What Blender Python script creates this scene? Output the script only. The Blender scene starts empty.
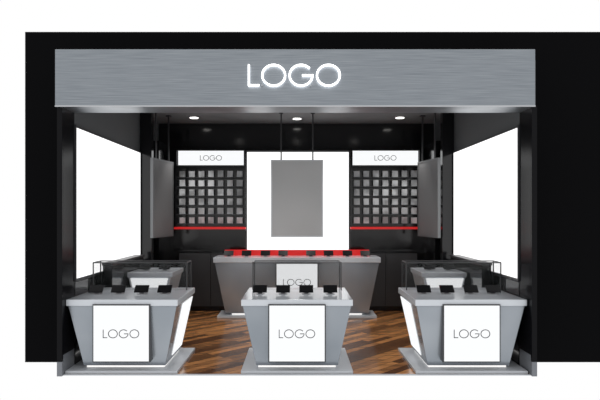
import bpy, math, random
from mathutils import Vector, Matrix
random.seed(4)
S = bpy.context.scene
try:
    S.view_settings.view_transform = 'Standard'
except Exception: pass

# ---------------------------------------------------------------- materials
def mat(name, col, rough=.5, metal=0, spec=.5, emit=None, es=0):
    m = bpy.data.materials.new(name); m.use_nodes = True
    b = m.node_tree.nodes['Principled BSDF']
    b.inputs['Base Color'].default_value = (*col, 1)
    b.inputs['Roughness'].default_value = rough
    b.inputs['Metallic'].default_value = metal
    b.inputs['Specular IOR Level'].default_value = spec
    if emit:
        b.inputs['Emission Color'].default_value = (*emit, 1)
        b.inputs['Emission Strength'].default_value = es
    return m

def noise_tint(m, c1, c2, scale=(1,1,1), nscale=4, detail=4, rot=(0,0,0), lo=.3, hi=.7):
    nt = m.node_tree; n = nt.nodes; l = nt.links
    tc = n.new('ShaderNodeTexCoord'); mp = n.new('ShaderNodeMapping')
    mp.inputs['Scale'].default_value = scale; mp.inputs['Rotation'].default_value = rot
    nz = n.new('ShaderNodeTexNoise'); nz.inputs['Scale'].default_value = nscale; nz.inputs['Detail'].default_value = detail
    cr = n.new('ShaderNodeValToRGB')
    cr.color_ramp.elements[0].color = (*c1,1); cr.color_ramp.elements[1].color = (*c2,1)
    cr.color_ramp.elements[0].position = lo; cr.color_ramp.elements[1].position = hi
    l.new(tc.outputs['Object'], mp.inputs['Vector']); l.new(mp.outputs[0], nz.inputs['Vector'])
    l.new(nz.outputs['Fac'], cr.inputs['Fac']); l.new(cr.outputs[0], n['Principled BSDF'].inputs['Base Color'])
    return m

M_black  = mat('black_facade', (.0025,.0025,.003), .5, 0, .03)
M_gloss  = mat('black_gloss', (.006,.006,.007), .12, 0, .4)
M_column = mat('column_black', (.004,.004,.005), .2, 0, .1)
M_metal  = noise_tint(mat('brushed_metal', (.2,.22,.25), .34, .85), (.17,.19,.215), (.31,.335,.36), (.5,.5,70), 6, 6)
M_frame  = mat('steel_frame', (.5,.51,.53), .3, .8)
M_frame2 = mat('steel_frame_shaded', (.16,.165,.17), .4, .6)  # same steel, shade put into the colour to mute bright world reflection on side panels
M_rod    = mat('rod_steel', (.03,.03,.033), .4, .3)
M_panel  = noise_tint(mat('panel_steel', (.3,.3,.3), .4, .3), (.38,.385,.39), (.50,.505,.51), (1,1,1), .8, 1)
M_panel2 = noise_tint(mat('panel_steel_shaded', (.15,.15,.15), .45, .2), (.11,.112,.116), (.17,.173,.178), (1,1,1), .8, 1)  # same panel steel, colour darkened against world light on the turned side panels
M_wallup = mat('wall_grey', (.085,.09,.095), .55, 0, .3)
M_ceil   = noise_tint(mat('ceiling_grey', (.1,.1,.1), .6), (.10,.105,.11), (.15,.155,.16), (1,1,1), 1.5, 3)
M_count  = noise_tint(mat('counter_lacquer', (.3,.33,.37), .22, .6, .4), (.26,.29,.325), (.36,.39,.425), (1,1,1), 1.6, 2)
M_top    = mat('counter_top', (.58,.61,.65), .18, .15, .5)
M_base   = mat('counter_base', (.5,.52,.55), .4)
M_lbox   = mat('lightbox_face', (.02,.02,.02), .4, 0, .2, (.97,.985,1), .98)
M_lwall  = mat('light_panel_face', (.02,.02,.02), .5, 0, .1, (1,1,1), 1.3)
M_led    = mat('led_white', (.5,.5,.5), .5, 0, .1, (1,.98,.95), .9)
M_sign   = mat('sign_led', (.5,.5,.5), .5, 0, .1, (1,1,1), 3)
M_ink    = mat('letter_ink', (.015,.015,.018), .5, 0, .2)
M_bezel  = mat('bezel_dark', (.03,.03,.033), .35)
M_red    = mat('red_ledge', (.5,.01,.01), .35, 0, .4, (1,.02,.02), .3)
M_prod   = noise_tint(mat('product_pack', (.4,.4,.4), .5), (.24,.25,.26), (.50,.52,.54), (1,1,1), 5, 2, lo=.4, hi=.6)
M_phone  = mat('phone_black', (.003,.003,.004), .35, 0, .12)
M_stand  = mat('phone_stand', (.3,.3,.32), .3, .5)
M_skirt  = mat('grey_skirting', (.17,.18,.2), .4, .3)
M_lamp   = mat('downlight_lens', (.8,.8,.8), .5, 0, .1, (1,.97,.92), 6)
M_glass = mat('case_glass', (.9,.95,.95), .02, 0, .5)
M_glass.node_tree.nodes['Principled BSDF'].inputs['Alpha'].default_value = .08
M_glass.node_tree.nodes['Principled BSDF'].inputs['Base Color'].default_value = (.03,.035,.035,1)

def wood():
    m = mat('wood_floor', (.2,.1,.05), .16, 0, .5)
    nt = m.node_tree; n = nt.nodes; l = nt.links
    tc = n.new('ShaderNodeTexCoord'); mp = n.new('ShaderNodeMapping')
    mp.inputs['Rotation'].default_value = (0,0,math.radians(-48))
    br = n.new('ShaderNodeTexBrick'); br.offset=.37
    br.inputs['Scale'].default_value = 1; br.inputs['Brick Width'].default_value = 1.1; br.inputs['Row Height'].default_value = .10
    br.inputs['Mortar Size'].default_value = .003; br.inputs['Bias'].default_value = 0
    br.inputs['Color1'].default_value = (.09,.034,.012,1); br.inputs['Color2'].default_value = (.60,.28,.105,1)
    br.inputs['Mortar'].default_value = (.008,.004,.003,1)
    mp2 = n.new('ShaderNodeMapping'); mp2.inputs['Rotation'].default_value = (0,0,math.radians(-48)); mp2.inputs['Scale'].default_value=(1.2,20,1)
    nz = n.new('ShaderNodeTexNoise'); nz.inputs['Scale'].default_value = 2; nz.inputs['Detail'].default_value = 4
    cr = n.new('ShaderNodeValToRGB'); cr.color_ramp.elements[0].color=(.5,.48,.45,1); cr.color_ramp.elements[1].color=(1.25,1.2,1.1,1)
    cr.color_ramp.elements[0].position=.36; cr.color_ramp.elements[1].position=.64
    mx = n.new('ShaderNodeMix'); mx.data_type='RGBA'; mx.blend_type='MULTIPLY'; mx.inputs[0].default_value=1
    l.new(tc.outputs['Object'], mp.inputs[0]); l.new(mp.outputs[0], br.inputs['Vector'])
    l.new(tc.outputs['Object'], mp2.inputs[0]); l.new(mp2.outputs[0], nz.inputs['Vector'])
    l.new(nz.outputs['Fac'], cr.inputs[0]); l.new(br.outputs['Color'], mx.inputs[6]); l.new(cr.outputs[0], mx.inputs[7])
    l.new(mx.outputs[2], n['Principled BSDF'].inputs['Base Color'])
    return m
M_wood = wood()

# ---------------------------------------------------------------- helpers
def root(name, loc=(0,0,0)):
    e = bpy.data.objects.new(name, None); e.location = loc; e.empty_display_size=.2
    S.collection.objects.link(e); return e

def mesh(name, v, f, m, parent=None, bevel=0, mats=None, fm=None):
    me = bpy.data.meshes.new(name); me.from_pydata(v, [], f); me.update()
    for x in (mats or [m]): me.materials.append(x)
    if fm:
        for p, i in zip(me.polygons, fm): p.material_index = i
    o = bpy.data.objects.new(name, me); S.collection.objects.link(o)
    if parent:
        o.parent = parent; o.matrix_parent_inverse = Matrix.Translation(-Vector(parent.location))
    if bevel:
        b = o.modifiers.new('bevel','BEVEL'); b.width=bevel; b.segments=2; b.limit_method='ANGLE'
    return o

BF = [(0,3,2,1),(4,5,6,7),(0,1,5,4),(1,2,6,5),(2,3,7,6),(3,0,4,7)]
def hexa(b, t):  # b,t = (x0,x1,y0,y1,z)
    r=[]
    for q in (b,t):
        r += [(q[0],q[2],q[4]),(q[1],q[2],q[4]),(q[1],q[3],q[4]),(q[0],q[3],q[4])]
    return r
def box(name,x0,x1,y0,y1,z0,z1,m,parent=None,bevel=0):
    return mesh(name, hexa((x0,x1,y0,y1,z0),(x0,x1,y0,y1,z1)), BF, m, parent, bevel)
def frustum(name,b,t,m,parent=None,bevel=0):
    return mesh(name, hexa(b,t), BF, m, parent, bevel)
def boxes(name, lst, m, parent=None):
    v=[];f=[]
    for (x0,x1,y0,y1,z0,z1) in lst:
        k=len(v); v+=hexa((x0,x1,y0,y1,z0),(x0,x1,y0,y1,z1)); f+=[tuple(i+k for i in q) for q in BF]
    return mesh(name,v,f,m,parent)
def cyl(name,x,y,z0,z1,r,m,parent=None,n=16):
    v=[];f=[]
    for z in (z0,z1):
        for i in range(n):
            a=2*math.pi*i/n; v.append((x+r*math.cos(a),y+r*math.sin(a),z))
    f=[(i,(i+1)%n,n+(i+1)%n,n+i) for i in range(n)]+[tuple(range(n-1,-1,-1)),tuple(range(n,2*n))]
    return mesh(name,v,f,m,parent)

def letters(name, cx, cz, y, h, m, parent=None, stroke=.1, depth=.01):
    """LOGO as stroked geometric letters, facing -Y."""
    t=stroke
    polys=[]
    x=0
    polys.append([(x+t/2,1),(x+t/2,t/2),(x+.52,t/2)]); x+=.52+.1
    def arc(cx,a0,a1,n=40,w=.57):
        return [(cx+(w-t/2)*math.cos(math.radians(a0+(a1-a0)*i/n)), .5+(.52-t/2)*math.sin(math.radians(a0+(a1-a0)*i/n))) for i in range(n+1)]
    polys.append(arc(x+.57,0,360)); x+=1.14+.13
    g=arc(x+.57,42,360); g.append((x+.62,.5)); polys.append(g); x+=1.14+.13
    polys.append(arc(x+.57,0,360)); x+=1.14
    W=x; v=[];f=[]
    for p in polys:
        closed = (abs(p[0][0]-p[-1][0])<1e-6 and abs(p[0][1]-p[-1][1])<1e-6)
        n=len(p); k=len(v)
        for i in range(n):
            if closed: a=p[(i-1)%(n-1)] if i>0 else p[n-2]; b=p[(i+1)%(n-1)] if i<n-1 else p[1]
            else: a=p[max(0,i-1)]; b=p[min(n-1,i+1)]
            d1=Vector((p[i][0]-a[0],p[i][1]-a[1])); d2=Vector((b[0]-p[i][0],b[1]-p[i][1]))
            if d1.length<1e-9: d1=d2
            if d2.length<1e-9: d2=d1
            d1.normalize(); d2.normalize(); n1=Vector((-d1.y,d1.x)); n2=Vector((-d2.y,d2.x))
            mm=(n1+n2).normalized(); mm/=max(.5,mm.dot(n1))
            for s in (1,-1):
                X=cx+(p[i][0]+mm.x*s*t/2-W/2)*h; Z=cz+(p[i][1]+mm.y*s*t/2-.5)*h
                v.append((X,y,Z)); v.append((X,y-depth,Z))
        for i in range(n-1):
            a=k+4*i; b=a+4
            f+=[(a+1,b+1,b+3,a+3),(a,a+2,b+2,b),(a,b,b+1,a+1),(a+2,a+3,b+3,b+2)]
        if not closed:
            e=k+4*(n-1); f+=[(k,k+1,k+3,k+2),(e,e+2,e+3,e+1)]
    return mesh(name,v,f,m,parent)

def phone(x,y,z,ang=32,rz=0,name='smartphone'):
    """landscape handset on a wedge stand; one mesh"""
    v=[];f=[];fm=[]
    def add(pts,mi):
        k=len(v); v.extend(pts); f.extend([tuple(i+k for i in q) for q in BF]); fm.extend([mi]*6)
    add(hexa((-.045,.045,-.035,.055,0),(-.045,.045,-.035,.055,.006)),1)
    add(hexa((-.024,.024,-.01,.04,.006),(-.02,.02,.012,.03,.05)),1)
    R=Matrix.Rotation(math.radians(ang),4,'X')
    def tilt(p): return tuple(R@Vector(p)+Vector((0,-.005,.052)))
    add([tilt(p) for p in hexa((-.075,.075,-.05,.05,0),(-.075,.075,-.05,.05,.010))],0)
    add([tilt(p) for p in hexa((-.067,.067,-.043,.043,.0101),(-.067,.067,-.043,.043,.0112))],2)
    o=mesh(name,v,f,None,None,0,[M_phone,M_stand,M_phone],fm)
    o.location=(x,y,z+.001); o.rotation_euler=(0,0,rz)
    b=o.modifiers.new('bevel','BEVEL'); b.width=.002; b.segments=1
    return o

# ---------------------------------------------------------------- shell
XI=2.345; XO=2.385; YB=4.17; ZC=3.15
box('floor',-XI,XI,.035,YB,-.006,0,M_wood)
box('trim_1',-XI,XI,0,.035,-.006,.002,M_base)
box('ceiling',-XO,XO,.32,YB+.15,ZC,ZC+.1,M_ceil)
box('wall_left',-XO,-XI,.0,YB,-.006,ZC,M_wallup)
box('wall_right',XI,XO,.0,YB,-.006,ZC,M_wallup)
box('wall_back',-XO,XO,YB,YB+.15,0,ZC,M_gloss)
# facade
fc=root('storefront_facade',(0,.6,0))
box('facade_side_left',-2.955,-XO-.003,.52,.72,0,3.59,M_black,fc)
box('facade_side_right',XO+.003,4.2,.52,.72,0,3.59,M_black,fc)
box('facade_header',-XO-.003,XO+.003,.52,.72,3.25,3.59,M_black,fc)
for s,n in ((-1,'left'),(1,'right')):
    cfo=root('portal_column',(s*2.37,0,0))
    x0,x1=sorted((s*(XO+.004),s*(XI-.008)))
    box('column_face',x0,x1,-.03,-.001,.14,2.69,M_column,cfo,.003)
    box('column_plinth',x0,x1,-.035,-.001,-.006,.138,M_skirt,cfo,.003)
    x0,x1=sorted((s*(XI-.001),s*(XI-.008)))
    box('column_return',x0,x1,-.001,.30,.2,2.69,M_column,cfo)
    box('return_plinth',x0,x1,-.001,.30,.003,.2,M_skirt,cfo)
fa=root('storefront_fascia',(0,.1,2.9))
box('fascia_panel',-2.397,2.36,-.06,.3,2.672,3.242,M_metal,fa,.006)
box('fascia_trim',-2.397,2.36,-.064,-.06,2.672,2.684,M_frame,fa)
ls=root('logo_sign',(0,-.1,2.97))
letters('logo_letters',-.026,2.975,-.085,.212,M_sign,ls,.075,.02)
boxes('letter_standoffs',[(x,x+.01,-.085,-.06,z,z+.01) for x,z in ((-.44,2.875),(-.35,2.875),(.13,2.871),(.3,2.871))],M_frame,ls)

# side light panels + glossy piers
for s in (-1,1):
    lp=root('wall_light_panel',(s*(XI-.01),1.2,1.7))
    y0,y1,z0,z1=.32,2.90,.93,2.52
    x0,x1=sorted((s*(XI-.001),s*(XI-.022)))
    box('panel_face',x0,x1,y0,y1,z0,z1,M_lwall,lp)
    x0,x1=sorted((s*(XI-.001),s*(XI-.024)))
    boxes('panel_frame',[(x0,x1,y0-.015,y0,z0-.03,z1+.03),(x0,x1,y1,y1+.03,z0-.03,z1+.03),(x0,x1,y0,y1,z1,z1+.03),(x0,x1,y0,y1,z0-.03,z0)],M_bezel,lp)
    x0,x1=sorted((s*(XI-.001),s*2.17))
    box('wall_pier',x0,x1,2.95,3.08,0,ZC-.01,M_gloss,None,.004)
    x0,x1=sorted((s*(XI-.001),s*2.14))
    box('wall_cladding_panel',x0,x1,3.3,YB-.002,0,2.75,M_gloss)
    x0,x1=sorted((s*(XI-.001),s*(XI-.01)))
    box('baseboard_'+('left' if s<0 else 'right'),x0,x1,.32,2.94,.0,.89,M_gloss)

# back wall centre light panel
cp=root('feature_light_wall',(0,4.1,1.3))
box('light_face',-.84,.87,4.10,4.13,.9,2.66,M_lwall,cp)
boxes('light_frame',[(-.87,-.84,4.09,4.168,0,2.69),(.87,.90,4.09,4.168,0,2.69),(-.84,.87,4.09,4.168,2.66,2.69)],M_bezel,cp)
box('lower_panel',-.84,.87,4.10,4.168,.0,.9,M_gloss,cp)

# display racks
for s in (-1,1):
    c=1.46*s+.02
    rk=root('wall_display_rack',(c,4.1,1.6))
    hw=.56
    box('header_body',c-hw,c+hw,4.05,4.168,2.42,2.69,M_bezel,rk)
    box('header_lightbox',c-hw+.012,c+hw-.012,4.04,4.05,2.435,2.675,M_lbox,rk)
    letters('header_logo',c,2.555,4.039,.085,M_ink,rk,.1,.003)
    box('rack_back',c-hw,c+hw,4.14,4.168,1.40,2.42,M_gloss,rk)
    boxes('rack_sides',[(c-hw-.03,c-hw,3.98,4.168,1.3,2.7),(c+hw,c+hw+.03,3.98,4.168,1.3,2.7)],M_gloss,rk)
    sh=[];pr=[]
    rows=6; z0=1.46; dz=.155
    for r in range(rows):
        z=z0+r*dz
        sh.append((c-hw,c+hw,4.03,4.14,z-.014,z))
        for k in range(7):
            cx=c-hw+.08+(k*(2*hw-.16)/6)
            w=.047+random.uniform(-.003,.004)
            h=.105+random.uniform(-.006,.006)
            pr.append((cx-w,cx+w,4.035+random.uniform(0,.01),4.12,z,z+h))
    boxes('rack_shelves',sh,M_rod,rk)
    boxes('product_packs',pr,M_prod,rk)
    box('red_ledge',c-hw-.03,c+hw+.03,3.90,4.168,1.365,1.40,M_red,rk)
    box('cabinet_body',c-hw+.02,c+hw-.02,4.0,4.168,.0,1.0,M_gloss,rk,.004)
    boxes('cabinet_doors',[(c-hw+.04,c-.005,3.985,4.0,.08,.96),(c+.005,c+hw-.04,3.985,4.0,.08,.96)],M_bezel,rk)

# ---------------------------------------------------------------- service counter
sc=root('service_counter',(0,3.6,0))
yf,yb=3.3,3.85
box('base_plate',-1.24,1.24,yf+.0,yb,0,.035,M_base,sc,.003)
box('led_plinth',-1.02,1.02,yf+.12,yb-.04,.035,.06,M_led,sc)
frustum('body',(-1.12,1.12,yf+.09,yb-.02,.06),(-1.28,1.28,yf+.02,yb,.86),M_count,sc,.004)
box('worktop',-1.3,1.3,yf,yb+.02,.86,.94,M_top,sc,.006)
box('red_upstand',-1.18,1.18,yb-.08,yb+.01,.94,1.03,M_red,sc,.003)
box('lightbox_case',-.33,.33,yf-.03,yf+.10,.26,.86,M_bezel,sc,.003)
box('lightbox_face',-.315,.315,yf-.034,yf-.03,.275,.845,M_lbox,sc)
letters('lightbox_logo',0,.56,yf-.035,.10,M_ink,sc,.09,.003)
for x in (-1.08,-.8,-.5,-.22,.22,.5,.8,1.08):
    phone(x,yf+.22,.94,45)

# ---------------------------------------------------------------- front counters
def display_counter(cx, inward=()):
    r=root('display_counter',(cx,.5,0))
    y0,y1=.04,1.08
    bx=.565
    box('base_plate',cx-bx,cx+bx,y0-.0,y1+.02,0.001,.03,M_base,r,.003)
    box('led_plinth',cx-.40,cx+.40,y0+.16,y1-.12,.03,.055,M_led,r)
    frustum('body',(cx-.42,cx+.42,y0+.12,y1-.08,.055),(cx-.55,cx+.55,y0+.04,y1-.0,.68),M_count,r,.005)
    box('worktop',cx-.565,cx+.565,y0+.02,y1,.68,.745,M_top,r,.006)
    box('lightbox_case',cx-.29,cx+.29,y0-.0,y0+.13,.115,.70,M_bezel,r,.003)
    box('lightbox_face',cx-.278,cx+.278,y0-.004,y0,.127,.688,M_lbox,r)
    letters('lightbox_logo',cx,.405,y0-.005,.085,M_ink,r,.085,.003)
    for s in inward:   # backlit side inlay following the taper
        def P(y,z,o): 
            t=(z-.055)/.625
            return (cx+s*(.42+.13*t+o), y, z)
        v=[P(.42,.10,.001),P(.95,.10,.001),P(1.02,.65,.001),P(.42,.65,.001),
           P(.42,.10,.008),P(.95,.10,.008),P(1.02,.65,.008),P(.42,.65,.008)]
        f=[(0,1,2,3),(4,7,6,5),(0,4,5,1),(1,5,6,2),(2,6,7,3),(3,7,4,0)]
        mesh('side_light_inlay',v,f,M_lbox,r)
    return r
for cx,ph,inw in ((-1.77,(-2.17,-1.93,-1.68,-1.43),(1,)),(0,(-.40,-.15,.1,.36),()),(1.76,(1.37,1.62,1.88,2.12),(-1,))):
    display_counter(cx,inw)
    for p in ph: phone(p,.50,.745,42)
# glass showcase at rear of counters
def glass_case(x0,x1):
    g=root('glass_showcase',((x0+x1)/2,.95,.75))
    y0,y1,z0,z1=.80,1.06,.747,1.06
    boxes('glass_panes',[(x0,x1,y0,y0+.006,z0,z1),(x0,x1,y1-.006,y1,z0,z1),(x0,x0+.006,y0+.006,y1-.006,z0,z1),(x1-.006,x1,y0+.006,y1-.006,z0,z1)],M_glass,g)
    e=.006
    boxes('edge_frame',[(a-e,a+e,b-e,b+e,z0,z1) for a in (x0,x1) for b in (y0,y1)]+[(x0,x1,b-e,b+e,z1-e,z1+e) for b in (y0,y1)]+[(a-e,a+e,y0,y1,z1-e,z1+e) for a in (x0,x1)],M_bezel,g)
glass_case(-.5,.5)
glass_case(-2.31,-1.25); glass_case(1.24,2.31)

# ---------------------------------------------------------------- side counters
for s in (-1,1):
    r=root('side_counter',(s*1.9,2.2,0))
    def X(a,b): return tuple(sorted((s*a,s*b)))
    a,b=X(2.10,1.72); box('base_plate',a,b,1.75,2.45,0,.03,M_base,r)
    a,b=X(2.05,1.80); a2,b2=X(2.17,1.62)
    frustum('body',(a,b,1.85,2.42,.03),(a2,b2,1.72,2.45,.80),M_top,r,.004)
    a,b=X(2.18,1.60); box('worktop',a,b,1.70,2.46,.80,.86,M_top,r,.005)
    a,b=X(2.02,1.83); a2,b2=X(2.14,1.66)
    frustum('front_light',(a,b,1.82,1.86,.15),(a2,b2,1.70,1.76,.785),M_lbox,r)
    for px in (2.02,1.76): phone(s*px,2.0,.86,42)
    k=root('glossy_cabinet',(s*2.25,1.8,0))
    a,b=X(2.315,2.20); box('cabinet_body',a,b,1.14,2.6,.0,1.0,M_gloss,k,.006)
    a,b=X(2.318,2.19); box('cabinet_top',a,b,1.12,2.62,1.0,1.03,M_bezel,k,.004)

# ---------------------------------------------------------------- hanging panels
def hanging(name,c,ang,mt,fr):
    r=root(name,c)
    r.rotation_euler=(0,0,ang)
    w,h=.79,1.17
    z0=-h/2
    def b(n,lst,m):
        o=boxes(n,lst,m); o.parent=r; return o
    b('panel_core',[(-w/2+.02,w/2-.02,-.016,.016,z0+.02,-z0-.02)],mt)
    b('panel_frame',[(-w/2,-w/2+.02,-.022,.022,z0,-z0),(w/2-.02,w/2,-.022,.022,z0,-z0),(-w/2+.02,w/2-.02,-.022,.022,z0,z0+.02),(-w/2+.02,w/2-.02,-.022,.022,-z0-.02,-z0)],fr)
    top=ZC-c[2]
    b('hanger_rods',[(x-.01,x+.01,-.01,.01,-z0,top) for x in (-.24,.24)],M_rod)
    b('ceiling_mounts',[(x-.03,x+.03,-.035,.035,top-.02,top) for x in (-.24,.24)],M_rod)
hanging('hanging_display_panel',(.0,3.1,1.85),0,M_panel,M_frame)
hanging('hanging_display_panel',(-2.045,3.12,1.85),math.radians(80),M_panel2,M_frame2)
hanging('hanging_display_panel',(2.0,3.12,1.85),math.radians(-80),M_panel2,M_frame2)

# ---------------------------------------------------------------- downlights
for x,y in ((-1.63,3.5),(0,3.6),(1.63,3.5),(-1.2,1.8),(0,1.8),(1.2,1.8)):
    d=root('ceiling_downlight',(x,y,ZC-.02))
    cyl('trim_ring',x,y,ZC-.012,ZC-.001,.085,M_frame,d,24)
    cyl('lens',x,y,ZC-.016,ZC-.012,.065,M_lamp,d,24)
    L=bpy.data.lights.new('spot_light','SPOT'); L.energy=80; L.spot_size=math.radians(80); L.spot_blend=.6; L.shadow_soft_size=.05; L.color=(1,.97,.93)
    o=bpy.data.objects.new('spot_lamp',L); S.collection.objects.link(o); o.location=(0,0,-.03); o.parent=d

# ---------------------------------------------------------------- world & camera
w=bpy.data.worlds.new('white_studio'); S.world=w; w.use_nodes=True
w.node_tree.nodes['Background'].inputs[0].default_value=(1,1,1,1)
w.node_tree.nodes['Background'].inputs[1].default_value=1.0
cd=bpy.data.cameras.new('camera'); cam=bpy.data.objects.new('camera',cd); S.collection.objects.link(cam)
cam.location=(0,-6,1.6); cam.rotation_euler=(math.pi/2,0,0)
cd.lens=36; cd.sensor_width=36; cd.shift_x=.005; cd.shift_y=.025
S.camera=cam
